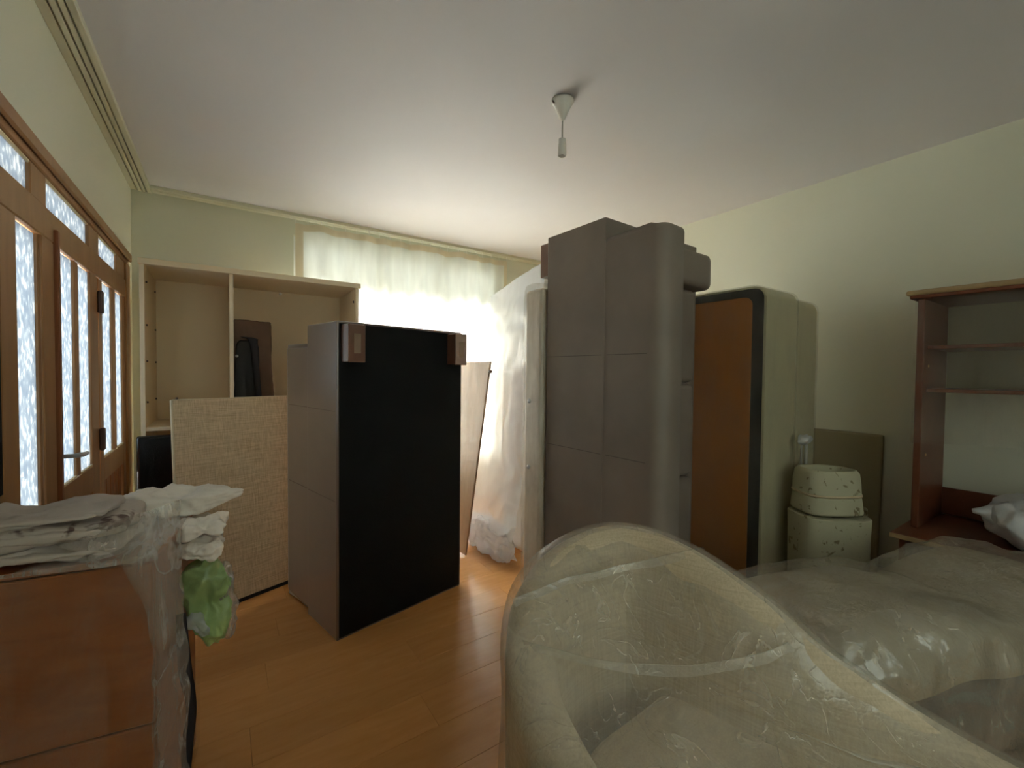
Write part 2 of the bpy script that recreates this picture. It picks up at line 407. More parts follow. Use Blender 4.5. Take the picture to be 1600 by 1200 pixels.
_o = N(_nt, 'ShaderNodeOutputMaterial'); _t = N(_nt, 'ShaderNodeBsdfTransparent'); _g = N(_nt, 'ShaderNodeBsdfGlossy')
_g.inputs['Roughness'].default_value = .02; _m = N(_nt, 'ShaderNodeMixShader'); _f = N(_nt, 'ShaderNodeFresnel')
_f.inputs['IOR'].default_value = 1.3; _nt.links.new(_f.outputs[0], _m.inputs['Fac']); _nt.links.new(_t.outputs[0], _m.inputs[1])
_nt.links.new(_g.outputs[0], _m.inputs[2]); _nt.links.new(_m.outputs[0], _o.inputs['Surface'])
for a, b_ in ((WX0+.06, 1.21), (1.27, 1.82), (1.88, WX1-.06)):
    link('pane', cube((a, YB+.05, WZ0+.06), (b_, YB+.056, 2.0)), gm, win)
    link('frosted_pane', cube((a, YB+.05, 2.06), (b_, YB+.056, WZ1-.06)), MT['frost'], win)  # upper panes added to give the top of the curtain a softer glow
link('transom', cube((WX0+.06, YB+.02, 2.0), (WX1-.06, YB+.09, 2.06), .004), 'winframe', win)

# left wall with the glazed partition
DY0, DY1, DZ = .95, 3.94, 2.12
bm = bmesh.new()
for lo, hi in (((XL-WT, YF-WT, 0), (XL, DY0, ZC)), ((XL-WT, DY1, 0), (XL, YB+WT, ZC)), ((XL-WT, DY0, DZ), (XL, DY1, ZC))): cube(lo, hi, bm=bm)
struct(link('wall_left', bm, 'wall'))
fx0, fx1 = XL-.07, XL+.006
GX = XL-.012
door = struct(link('door_1', cube((XL-.08, DY0, 2.058), (XL+.006, DY1, 2.12), .004), 'doorwood'))
link('head_moulding', cube((XL+.006, DY0, 2.085), (XL+.022, DY1, 2.138), .006), 'doorwood', door)
link('transom_bar', cube((fx0, DY0, 1.828), (fx1, DY1, 1.942), .004), 'doorwood', door)
for a, b_ in ((2.215, 2.345), (1.86, 1.985)):      # full-height posts between the leaves
    link('post', cube((fx0, a, 0), (fx1, b_, 1.828), .004), 'doorwood', door)
link('jamb', cube((fx0+.01, 2.345, 0), (fx1+.012, 2.375, 1.88), .004), 'doordark', door)
link('post', cube((fx0, 3.80, 0), (fx1+.004, DY1, 2.058), .004), 'doorwood', door)
link('post', cube((fx0, DY0, 0), (fx1, DY0+.08, 2.058), .004), 'doorwood', door)
for a, b_ in ((2.14, 2.296), (2.897, 3.10), (1.34, 1.44), (3.56, 3.80)):
    link('mullion', cube((fx0+.005, a, 1.942), (fx1-.006, b_, 2.058), .004), 'doorwood', door)
for a, b_ in ((DY0+.08, 1.34), (1.44, 2.14), (2.296, 2.897), (3.10, 3.56)):
    p = link('transom_pane', cube((GX-.006, a, 1.942), (GX, b_, 2.058)), 'glass', door)
    link('glazing_bead', cube((GX+.0005, a, 2.046), (XL-.001, b_, 2.058), .003), 'woven_edge', p)
def leaf(y0, y1, panes, name, zb=.868, zt=1.824):
    f = GX+.010
    lf = link(name, cube((GX-.030, y0, 0), (f, panes[0][0], 1.826), .003), 'doorwood', door)
    link('stile', cube((GX-.030, panes[-1][1], 0), (f, y1, 1.826), .003), 'doorwood', lf)
    for (a, b_), (c, d) in zip(panes, panes[1:]):
        link('stile', cube((GX-.030, b_, zb), (f, c, 1.826), .003), 'doorwood', lf)
    for a, b_ in panes:
        link('pane', cube((GX-.006, a, zb), (GX, b_, zt)), 'glass', lf)
        link('glazing_bead', cube((GX+.0005, a, zb-.004), (f+.001, b_, zb+.008), .002), 'woven_edge', lf)
    a, b_ = panes[0][0], panes[-1][1]
    link('rail', cube((GX-.030, a, zb-.13), (f, b_, zb-.004), .003), 'doorwood', lf)
    link('rail', cube((GX-.030, a, 0), (f, b_, .16), .003), 'doorwood', lf)
    n = max(2, round((b_-a)/.10)); w = (b_-a)/n
    for i in range(n):
        link('board', cube((GX-.025, a+i*w+.002, .16), (GX-.002, a+(i+1)*w-.002, zb-.13), .007), 'doordark', lf)
    return lf
leaf(1.987, 2.213, [(2.005, 2.205)], 'side_light', .80)
dl = leaf(2.377, 3.075, [(2.43, 2.65), (2.715, 2.925)], 'door_leaf')
leaf(3.09, 3.80, [(3.175, 3.41), (3.515, 3.72)], 'side_light')
hx = GX+.010
hd = link('handle', tube([(hx, 2.405, 1.00), (hx+.045, 2.405, 1.0), (hx+.055, 2.42, 1.0), (hx+.058, 2.46, .995), (hx+.056, 2.53, .99)], [.009, .009, .010, .010, .008]), 'metal', dl, True, 'grey lever handle')
link('escutcheon', cube((hx, 2.39, .88), (hx+.006, 2.42, 1.06), .004), 'metal', dl)
for z in (1.70, .98):
    link('hinge', cube((hx, 3.062, z-.06), (hx+.022, 3.098, z+.06), .006), 'brown_metal', dl, False, 'dark bronze hinge')
link('wall_panel', cube((GX-.02, DY0+.08, 0), (GX+.008, 1.86, 1.826), .006), 'wall', door, False, 'pale painted panel')
link('dark_panel', cube((GX+.008, 1.52, .98), (GX+.024, 1.84, 1.74), .006), 'black_cloth', door, False, 'dark hanging panel')

# ceiling curtain tracks
def track(name, along, lo, hi, axis):
    """profile across: base plate and ribs leaving three slots"""
    o = None
    for k, (a, b_, t) in enumerate(((0, .118, .006), (0, .034, .018), (.041, .060, .022), (.067, .086, .022), (.093, .118, .026))):
        if axis == 'y': l, h = (XL+a, lo, ZC-t), (XL+b_, hi, ZC-(0 if k == 0 else .006))
        else: l, h = (lo, YB-b_, ZC-t), (hi, YB-a, ZC-(0 if k == 0 else .006))
        bm = cube(l, h, .002)
        if k == 0: o = struct(link(name, bm, 'track'))
        else: link('rib', bm, 'track', o)
    return o
track('trim_1', 0, YF, YB, 'y')
track('trim_2', 0, XL+.12, XR, 'x')

# ------------------------------------------------------------------ curtain
def curtain():
    root = thing('curtain', 'cream sheer curtain hanging in front of the bright window', 'curtain', (1.54, 3.98, 0))
    x0, x1, z0, z1 = .50, 2.60, .05, 2.585
    nx, nzv = 260, 40
    def P(u, v):
        x = x0+(x1-x0)*u; z = z0+(z1-z0)*v
        f = 1.0 if v > .97 else 1
        amp = .017+.015*(1-v)
        yy = 3.985 + amp*math.sin(x*34+1.2*math.sin(x*5)+.4*(1-v)) + .012*math.sin(x*13+2*v) + .012*nz((x*3, 0, z*.6), 1)
        xx = x + .02*(1-v)*nz((x*2, 5, z*.8), 1.5)
        sag = .010*abs(math.sin(x*9.2)) if v > .5 else 0
        return Vector((xx, yy, z - sag*(v > .9)*(v-.9)*10))
    bm = bmesh.new()
    g = [[bm.verts.new(P(i/nx, j/nzv)) for i in range(nx+1)] for j in range(nzv+1)]
    for j in range(nzv):
        for i in range(nx): bm.faces.new((g[j][i], g[j][i+1], g[j+1][i+1], g[j+1][i]))
    link('sheer_panel', bm, 'curtain', root, True)
    bm = bmesh.new(); n2 = 260
    a = [bm.verts.new(P(i/n2, 1)+Vector((0, -.004, 0))) for i in range(n2+1)]
    b_ = [bm.verts.new(P(i/n2, 1)+Vector((0, -.005, -.055))) for i in range(n2+1)]
    for i in range(n2): bm.faces.new((a[i], a[i+1], b_[i+1], b_[i]))
    link('header_tape', bm, 'hem', root, True, 'opaque header band')
    for ua, ub in ((0, .030), (.975, 1)):
        bm = bmesh.new(); m_ = 12
        g = [[bm.verts.new(P(ua+(ub-ua)*i/6, j/m_)+Vector((0, -.005, 0))) for i in range(7)] for j in range(m_+1)]
        for j in range(m_):
            for i in range(6): bm.faces.new((g[j][i], g[j][i+1], g[j+1][i+1], g[j+1][i]))
        link('side_hem', bm, 'hem', root, True, 'opaque folded side hem')
    for i in range(22):
        p = P(i/21, 1)
        link('hook', tube([(p.x, p.y, p.z-.01), (p.x, p.y, p.z+.025), (p.x, 4.0, ZC-.012)], .0025, 5), 'white_plastic', root)
curtain()

# ------------------------------------------------------------------ wardrobe
def wardrobe():
    x0, x1, y0, y1, z1 = -.41, .85, 3.35, 3.90, 2.01
    w = thing('wardrobe', 'open cream wardrobe carcass without doors against the back wall', 'wardrobe', ((x0+x1)/2, y0, 0))
    t = .022
    link('top_panel', cube((x0-.005, y0-.018, z1-.035), (x1+.012, y1, z1), .002), 'laminate_edge', w)
    for a in (x0, x1-t):
        s = link('side_panel', cube((a, y0, 0), (a+t, y1, z1-.035), .001), 'laminate_cream', w)
        link('edge_band', cube((a, y0-.003, 0), (a+t, y0, z1-.035)), 'laminate_edge', s)
    d = link('divider', cube((.035, y0+.005, 1.0), (.057, y1-.01, z1-.035), .001), 'laminate_cream', w)
    link('edge_band', cube((.035, y0, 1.0), (.057, y0+.005, z1-.035)), 'laminate_edge', d)
    link('back_panel', cube((x0+t, y1-.012, .06), (x1-t, y1-.004, z1-.035)), 'laminate_cream', w)
    link('shelf', cube((x0+t, y0+.002, .978), (x1-t, y1-.012, 1.0), .001), 'laminate_edge', w)
    link('shelf', cube((x0+t, y0+.01, .05), (x1-t, y1-.012, .072), .001), 'laminate_cream', w)
    link('plinth', cube((x0+t, y0+.03, 0), (x1-t, y0+.046, .05)), 'laminate_cream', w)
    for z in (1.15, 1.40, 1.62, 1.88):
        for yy in (y0+.06, y1-.09):
            link('shelf_peg', lathe([(.006, 0), (.006, .008)], 8, T(x0+t, yy, z) @ RY(90)), 'brown_metal', w)
    link('cam_fitting', lathe([(.010, 0), (.010, .006)], 10, T(x1-t, y0+.05, 1.88) @ RY(-90)), 'brown_metal', w)
    link('rod_socket', lathe([(.012, 0), (.010, .012), (.006, .014)], 10, T(.38, y1-.03, z1-.05) @ RX(90)), 'white_plastic', w)
wardrobe()
# bag inside the wardrobe
b = thing('brown_bag', 'crumpled dark brown leather bag standing in the open wardrobe', 'bag', (.17, 3.62, 1.0))
link('body', blob((.235, .10, .70), 30, 22, .005, 7, .006, 9, 3, lambda p: Vector((p.x+.03*(p.z < 0)*(-p.z)/.35, p.y, p.z)), T(.175, 3.62, 1.355)), 'brown_bag', b, True)
link('flap', blob((.15, .04, .56), 5, 10, .006, 8, .006, 5, 8, None, T(.14, 3.56, 1.285)), 'black_bag', b, True, 'black flap')
link('strap', sheet([[(.10, 3.53, 1.585), (.17, 3.525, 1.58), (.205, 3.53, 1.57)], [(.155, 3.528, 1.55), (.175, 3.522, 1.54), (.2, 3.53, 1.54)], [(.175, 3.53, 1.35), (.19, 3.525, 1.35), (.21, 3.53, 1.35)], [(.20, 3.53, 1.06), (.215, 3.525, 1.06), (.232, 3.53, 1.06)]], 6, 24, thick=.008), 'dark_strap', b, True)
link('snap', lathe([(.010, 0), (.009, .008), (.004, .011)], 12, T(.078, 3.545, 1.45) @ RX(90)), 'metal', b, True, 'shiny metal snap')

# black panel and woven board left of the upright sofa
b = thing('black_board', 'glossy black panel standing in front of the wardrobe bottom', 'panel', (-.16, 3.27, 0))
mt = T(-.16, 3.22, 0) @ RX(-4)
link('screen', cube((-.26, -.012, .02), (.30, .012, .955), .012, 3, mtx=mt), 'black_gloss', b)
link('rim', cube((-.265, .012, .01), (.305, .03, .96), .008, 2, mtx=mt), 'black_trim', b)
b = thing('woven_board', 'beige woven-pattern board leaning between wardrobe and small upright sofa', 'board', (.1, 2.93, 0))
e1 = Vector((.937, .35, 0)); e3 = Vector((-.035, .105, 1.19)).normalized(); e2 = e1.cross(e3); e2 = -e2 if e2.y < 0 else e2
mt = frame3((-.20, 2.815, 0), e1, e2, e3)
link('face_panel', cube((.010, 0, .022), (.72, .016, 1.19), .001, mtx=mt), 'woven', b)
link('edge_band', cube((0, -.001, .0), (.0098, .018, 1.192), .002, mtx=mt), 'woven_edge', b, False, 'pale edge strip')
link('edge_band', cube((0.01, -.001, 1.1902), (.72, .018, 1.195), .001, mtx=mt), 'woven_edge', b, False, 'pale edge strip')
link('bottom_edge', cube((0.01, -.001, .0), (.72, .018, .0215), .001, mtx=mt), 'black_trim', b, False, 'black bottom edge')
link('dowel', lathe([(.006, 0), (.006, .014)], 8, mt @ T(.03, .008, 1.192)), 'brown_metal', b)

# ------------------------------------------------------------------ sofas standing on end
def upright_sofa(name, label, org, au, av, L, leather, H=.74, D=.80, ub=.38, seams=(), feet_z=.2):
    """au: from underside to back-top ; av: from back face to seat front ; z: sofa's length"""
    au = Vector(au).normalized(); av = Vector(av).normalized()
    s = thing(name, label, 'sofa', (org[0], org[1], 0))
    m = frame3((org[0], org[1], 0), au, av, (0, 0, 1))
    det = m.determinant()
    def bx(lo, hi, bev, seg=3): return cube(lo, hi, bev, seg, mtx=m)
    link('base', bx((.004, 0, 0), (ub, D, L), .007), leather, s, True)
    link('underside', bx((0, .012, .012), (.006, D-.012, L-.012), .002, 1), 'black_cloth', s, False, 'black dust cloth')
    # backrest with a big rounded top edge
    pts = [(ub-.012, .004), (H-.07, .004)] + [(H-.07+.07*math.sin(a), .074-.07*math.cos(a)) for a in [PI/10*k for k in range(1, 6)]] + \
          [(H-.002, .15), (H-.05, .21), (ub-.012, .24)]
    b = prism(pts, .012, L-.095, .03, 4, m, True); link('backrest', b, leather, s, True)
    for z0, z1 in ((.095, .28), (L-.28, L-.095)):
        b = prism([(ub+.004, .245), (.53, .245), (.565, .27), (.57, D-.12), (.54, D-.06), (ub+.004, D-.06)], z0, z1, .03, 3, m)
        link('armrest', b, leather, s, True)
    n = 2 if L < 1.8 else 3; z0 = .285; dz = (L-.57)/n
    for i in range(n):
        link('seat_cushion', cube((ub+.004, .245, z0+i*dz+.003), (ub+.10, D-.17, z0+(i+1)*dz-.003), .03, 3, mtx=m), leather, s, True)
    for z in seams:
        link('seam', bx((.02, -.0015, z), (ub-.012, .003, z+.003), 0), 'seam', s)
        link('seam', bx((ub+.015, .0025, z), (H-.08, .006, z+.003), 0), 'seam', s)
    for v0 in (.02, D-.12):
        f = link('foot', bx((-.08, v0, L-.205), (0, v0+.09, L-.018), .004, 1), 'foot', s, False, 'brown wooden foot')
        link('hollow', bx((-.0815, v0+.028, L-.160), (-.0795, v0+.064, L-.065), .001, 1), 'foot_in', f)
    return s
upright_sofa('sofa', 'small brown leather sofa stood on end, black underside towards the room', (.462, 2.225), (-.225, .974, 0), (.974, .225, 0), 1.60, 'leather', .72, .80, .36, (1.15, .70))
upright_sofa('sofa', 'tall taupe leather sofa stood on end, almost reaching the ceiling', (1.494, 1.884), (.05, -.9987, 0), (.9987, .05, 0), 2.10, 'leather_grey', .74, .80, .42, (1.44, .96))

# ------------------------------------------------------------------ boards and mattress behind
b = thing('headboard', 'pinkish brown panel in film leaning behind the small upright sofa', 'headboard', (1.46, 3.05, 0))
def slab(p00, p10, p11, p01, th, bev, m, parent, name, seg=3, **k):
    """thick quad: corner points bottom near, bottom far, top far, top near; th = thickness vector"""
    b = bmesh.new(); q = [Vector(p) for p in (p00, p10, p11, p01)]; th = Vector(th)
    v0 = [b.verts.new(p) for p in q]; v1 = [b.verts.new(p+th) for p in q]
    b.faces.new(v0[::-1]); b.faces.new(v1)
    for i in range(4): b.faces.new((v0[i], v0[(i+1) % 4], v1[(i+1) % 4], v1[i]))
    if bev: bmesh.ops.bevel(b, geom=b.edges[:], offset=bev, segments=seg, profile=.5, affect='EDGES')
    return link(name, b, m, parent, True, **k)
slab((1.45, 2.74, .02), (1.40, 3.50, .02), (1.55, 3.55, 1.44), (1.60, 2.66, 1.43), (.014, .0, 0), .006, 'pinkwood', b, 'panel')
slab((1.442, 2.74, .0), (1.392, 3.50, .0), (1.542, 3.56, 1.445), (1.592, 2.652, 1.437), (.0015, 0, 0), 0, 'film_thin', b, 'plastic_wrap')
link('bolt', lathe([(.012, 0), (.012, .02)], 8, T(1.60, 2.67, 1.36) @ RX(90)), 'brown_metal', b)

b = thing('mattress', 'tall white mattress in milky plastic film leaning beside the curtain', 'mattress', (1.85, 2.75, 0))
slab((1.80, 2.50, .03), (1.78, 2.80, .03), (1.90, 2.82, 1.97), (1.90, 2.42, 2.06), (.15, .02, 0), .05, 'mattress', b, 'body', 4)
link('plastic_wrap', sheet([
    [(1.865, 3.09, 1.99), (1.86, 2.85, 2.04), (1.855, 2.6, 2.09), (1.87, 2.37, 2.135)],
    [(1.83, 3.07, 1.75), (1.835, 2.85, 1.78), (1.835, 2.6, 1.8), (1.85, 2.38, 1.8)],
    [(1.75, 3.05, 1.1), (1.765, 2.85, 1.1), (1.77, 2.6, 1.1), (1.79, 2.42, 1.1)],
    [(1.68, 3.04, .55), (1.70, 2.85, .53), (1.72, 2.64, .51), (1.745, 2.47, .49)],
    [(1.62, 3.03, .34), (1.64, 2.82, .32), (1.66, 2.62, .30), (1.70, 2.46, .27)],
    [(1.56, 3.02, .20), (1.57, 2.82, .18), (1.60, 2.62, .16), (1.67, 2.46, .14)],
    [(1.62, 3.03, .02), (1.64, 2.82, .015), (1.67, 2.62, .012), (1.72, 2.47, .012)]], 60, 110, .006, 5, .012, 7, 2, .0), 'film_white', b, True, label='milky plastic film, bunched at the bottom')
link('film_bunch', blob((.15, .56, .27), 2.6, 36, .012, 8, .030, 9, 17, lambda p: Vector((p.x, p.y, max(p.z, -.122))), T(1.645, 2.74, .125) @ RZ(6) @ RX(4)), 'film_white', b, True, label='puffy bunched end of the film bag')
link('top_film', sheet([[(1.865, 3.09, 1.99), (1.86, 2.85, 2.04), (1.855, 2.6, 2.09), (1.87, 2.37, 2.135)],
    [(2.06, 3.09, 1.98), (2.06, 2.85, 2.02), (2.06, 2.6, 2.07), (2.07, 2.37, 2.12)]], 30, 8, .006, 6), 'film_white', b, True)

b = thing('bed_rail', 'narrow cream bed rail in creased film beside the tall upright sofa', 'rail', (1.50, 2.0, 0))
link('rail_core', cube((1.472, 1.90, .01), (1.60, 2.055, 1.83), .02, 3), 'beige_wrap', b, True)
link('plastic_wrap', blob((.15, .185, 1.86), 12, 26, .006, 12, .006, 14, 5, None, T(1.537, 1.978, .935)), 'film_thin', b, True)
for z in (1.19, .81):
    link('screw', lathe([(.013, 0), (.012, .006), (.004, .010)], 12, T(1.459, 1.985, z) @ RY(-90)), 'metal', b, True, 'steel screw head')

# ------------------------------------------------------------------ bed bases on end
def bed_base(name, label, x0, x1, y0, y1, z1, open_face):
    b = thing(name, label, 'bed', ((x0+x1)/2, (y0+y1)/2, 0))
    def rr(a0, a1, c0, c1, r, n=7):
        pts = []
        for cx, cz, s in ((a1-r, c1-r, 0), (a0+r, c1-r, 90), (a0+r, c0+r, 180), (a1-r, c0+r, 270)):
            for k in range(n): t = math.radians(s+90*k/(n-1)); pts.append((cx+r*math.cos(t), cz+r*math.sin(t)))
        return pts
    m = Matrix(((0, 0, 1, 0), (1, 0, 0, 0), (0, 1, 0, 0), (0, 0, 0, 1)))      # (a,c,t) -> (x=t, y=a, z=c)
    link('casing', prism(rr(y0, y1, .0, z1, .06), x0, x1, .012, 3, m, True), 'cream_leather', b, True)
    if open_face:
        link('black_border', prism(rr(y0+.012, y1-.012, .012, z1-.012, .055), x0-.004, x0+.004, .001, 1, m), 'black_trim', b, False, 'black border strip')
        link('base_board', prism(rr(y0+.07, y1-.07, .07, z1-.055, .045), x0-.008, x0, .001, 1, m), 'orange_board', b, False, 'orange hardboard panel')
    link('plastic_wrap', prism(rr(y0-.008, y1+.004, .0, z1+.006, .066), x0-.013, x1+.003, 0, 1, m), 'film_thin', b, False)
    return b
bed_base('box_bed', 'cream bed base stood on end with orange underside and black border', 2.375, 2.725, 1.135, 1.98, 1.83, True)
bed_base('box_bed', 'plain cream wrapped bed base standing between the black-bordered one and the right wall', 2.745, 3.03, 1.15, 2.0, 1.805, False)

# ------------------------------------------------------------------ right-hand corner
b = link('card_sheet', cube((0, 0, 0), (.022, .62, 1.0), .014, 3, mtx=T(3.245, .885, 0) @ RY(3.2)), 'board')
tag(b, 'grey-green flat sheet leaning on the right wall behind the cartons', 'board')
def supers(r, a, e=3.2): 
    c, s = math.cos(a), math.sin(a); k = (abs(c)**e+abs(s)**e)**(-1/e); return r*k*c, r*k*s
def carton(name, label, cx, cy, prof, rot, rim=True, seed=0):
    b = bmesh.new(); rings = []; n = 48
    for r, z in prof:
        ring = []
        for i in range(n):
            x, y = supers(r*.93, 2*PI*i/n); w = 1+.03*nz((x, y, z), 6, seed)
            ring.append(b.verts.new((x*w, y*.8*w, z+.006*nz((x, y, 0), 9, seed)*(z > .1))))
        rings.append(ring)
    for p, q in zip(rings, rings[1:]):
        for i in range(n): b.faces.new((p[i], p[(i+1) % n], q[(i+1) % n], q[i]))
    b.faces.new(rings[0][::-1]); b.faces.new(rings[-1])
    bmesh.ops.transform(b, matrix=T(cx+.012, cy-.004, 0) @ RZ(rot), verts=b.verts)
    return b
z_lo = 0
b = thing('carton', 'larger lower printed white carton in the corner, carrying the smaller one', 'box', (2.63, .93, 0))
link('body', carton('', '', 2.63, .93, [(.160, 0), (.176, .02), (.180, .3), (.182, .55), (.184, .625), (.178, .632), (.05, .633)], -34, seed=1), 'print_card', b, True)
link('side_flap', sheet([[(2.78, .80, .66), (2.81, .84, .665), (2.825, .90, .65)], [(2.79, .795, .4), (2.82, .84, .4), (2.825, .90, .4)], [(2.78, .795, .02), (2.81, .84, .02), (2.82, .89, .02)]], 8, 20, .004, 10, thick=.004), 'print_card', b, True)
b = thing('carton', 'smaller tapered white carton with open rim, on top of the larger one', 'box', (2.62, .94, .644))
link('body', carton('', '', 2.62, .94, [(.160, .644), (.162, .656), (.153, .74), (.150, .80), (.142, .850), (.128, .868), (.118, .862), (.112, .80), (.03, .80)], -34, seed=5), 'print_card', b, True)
link('tape_band', carton('', '', 2.62, .94, [(.156, .735), (.1575, .742), (.156, .748)], -34, seed=5), 'woven_edge', b, True)
# lamp/vacuum-like stand
b = thing('floor_stand', 'slim grey stand with a clear plastic top behind the cartons', 'stand', (2.68, 1.0, 0))
link('pole', tube([(2.70, 1.06, .0), (2.70, 1.06, .5), (2.70, 1.06, .97)], .009), 'cord', b, True)
link('pole', tube([(2.66, 1.07, .0), (2.66, 1.07, .5), (2.665, 1.07, .97)], .006), 'cord', b, True)
link('foot_plate', lathe([(.09, 0), (.09, .012), (.02, .02)], 20, T(2.69, 1.06, 0) @ Matrix.Scale(.6, 4)), 'cord', b, True)
link('clear_top', blob((.085, .06, .05), 3, 8, .008, 20, .012, 18, 3, None, T(2.685, 1.06, .998)), 'film_white', b, True)
link('top_core', blob((.06, .03, .02), 3, 5, 0, 1, 0, 1, 3, None, T(2.685, 1.06, .988)), 'metal', b, True)

# desk with hutch
d = thing('desk', 'low red-brown desk against the right wall', 'desk', (3.0, .1, 0))
link('tabletop', cube((2.70, -.75, .567), (3.31, .69, .595), .008, 2), 'redwood', d, True)
link('front_edge', cube((2.693, -.75, .57), (2.6995, .69, .592), .002), 'hutchtop', d, False, 'pale worn front edge')
for yy in (.64, -.02, -.73):
    link('side_panel', cube((2.74, yy, 0), (3.30, yy+.024, .566), .002), 'redwood', d)
link('back_panel', cube((3.285, -.705, .05), (3.30, -.022, .566)), 'black_trim', d)  # black panels and shelf paint in the darkness under the desk
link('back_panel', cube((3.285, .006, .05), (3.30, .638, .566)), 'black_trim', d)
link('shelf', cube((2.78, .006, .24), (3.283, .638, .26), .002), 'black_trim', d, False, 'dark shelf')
link('knob', lathe([(.006, 0), (.006, .012), (.013, .018), (.010, .026)], 12, T(2.735, .60, .48) @ RY(-90)), 'metal', d, True)
h = thing('hutch', 'red-brown shelf unit wrapped in film standing on the desk', 'shelf', (3.1, .1, .595))
for yy in (.625, -.60):
    s = link('side_panel', cube((2.87, yy, .596), (3.31, yy+.028, 1.735), .003), 'redwood', h)
    for z in (.95, 1.40): link('shelf_peg', cube((2.95, yy-.004, z), (2.965, yy, z+.012)), 'hutchtop', s)
link('top_board', cube((2.83, -.66, 1.735), (3.315, .675, 1.752), .004, 2), 'redwood', h)
link('cornice', cube((2.825, -.68, 1.752), (3.32, .69, 1.778), .010, 3), 'hutchtop', h, True, 'pale cornice')
for z in (1.49, 1.275):
    link('shelf', cube((2.93, -.571, z), (3.305, .624, z+.018), .002), 'redwood', h)
link('back_panel', cube((3.308, -.571, 1.275), (3.316, .624, 1.735)), 'board', h, False, 'thin grey back panel')
link('back_rail', cube((3.29, -.571, .60), (3.305, .624, .745), .002), 'redwood', h, False, 'red-brown back rail')
link('plastic_wrap', sheet([[(2.865, .660, 1.73), (2.862, .30, 1.73), (2.865, -.1, 1.73), (2.865, -.6, 1.73)],
    [(2.865, .662, 1.5), (2.87, .3, 1.5), (2.87, -.1, 1.5), (2.865, -.6, 1.5)],
    [(2.865, .662, 1.25), (2.88, .3, 1.24), (2.88, -.1, 1.25), (2.865, -.6, 1.25)],
    [(2.865, .662, 1.02), (2.875, .3, 1.04), (2.87, -.1, 1.0), (2.865, -.6, 1.05)]], 50, 30, .006, 5, .008, 9, 4), 'film_thin', h, True)
b = thing('plastic_bag', 'bluish white filled plastic bag lying on the desk', 'bag', (2.98, .17, .595))
link('bag_body', blob((.42, .52, .25), 2.6, 22, .03, 5, .030, 5, 14, lambda p: Vector((p.x, p.y, max(p.z, -.115))), T(2.96, .16, .712)), 'blue_white_bag', b, True)
link('tied_corner', tube([(2.87, .34, .735), (2.855, .385, .742), (2.842, .415, .745), (2.836, .435, .742)], [.07, .038, .016, .010], 14), 'blue_white_bag', b, True)

# ------------------------------------------------------------------ pendant
p = thing('pendant_lamp', 'bare white lamp holder on a short cord under the ceiling rose', 'lamp', (1.345, 1.59, 2.65))
link('ceiling_rose', lathe([(.052, 2.648), (.052, 2.636), (.046, 2.632), (.012, 2.558), (.006, 2.55)], 28, T(1.345, 1.59, 0)), 'white_plastic', p, True)
link('hook', tube([(1.298, 1.60, 2.648), (1.292, 1.60, 2.63), (1.300, 1.598, 2.622)], .004, 6), 'brown_metal', p, True)
link('cord', tube([(1.345, 1.59, 2.552), (1.3445, 1.59, 2.51), (1.345, 1.59, 2.466)], .0035, 8), 'cord', p, True)
sk = link('socket', lathe([(.010, 2.468), (.017, 2.464), (.018, 2.445), (.0195, 2.44), (.0205, 2.388), (.018, 2.384), (.0155, 2.386), (.0155, 2.42)], 24, T(1.345, 1.59, 0)), 'white_plastic', p, True)
link('socket_contact', lathe([(.0150, 2.398), (.0150, 2.404)], 16, T(1.345, 1.59, 0)), 'foot', sk, False, 'reddish brown inside')

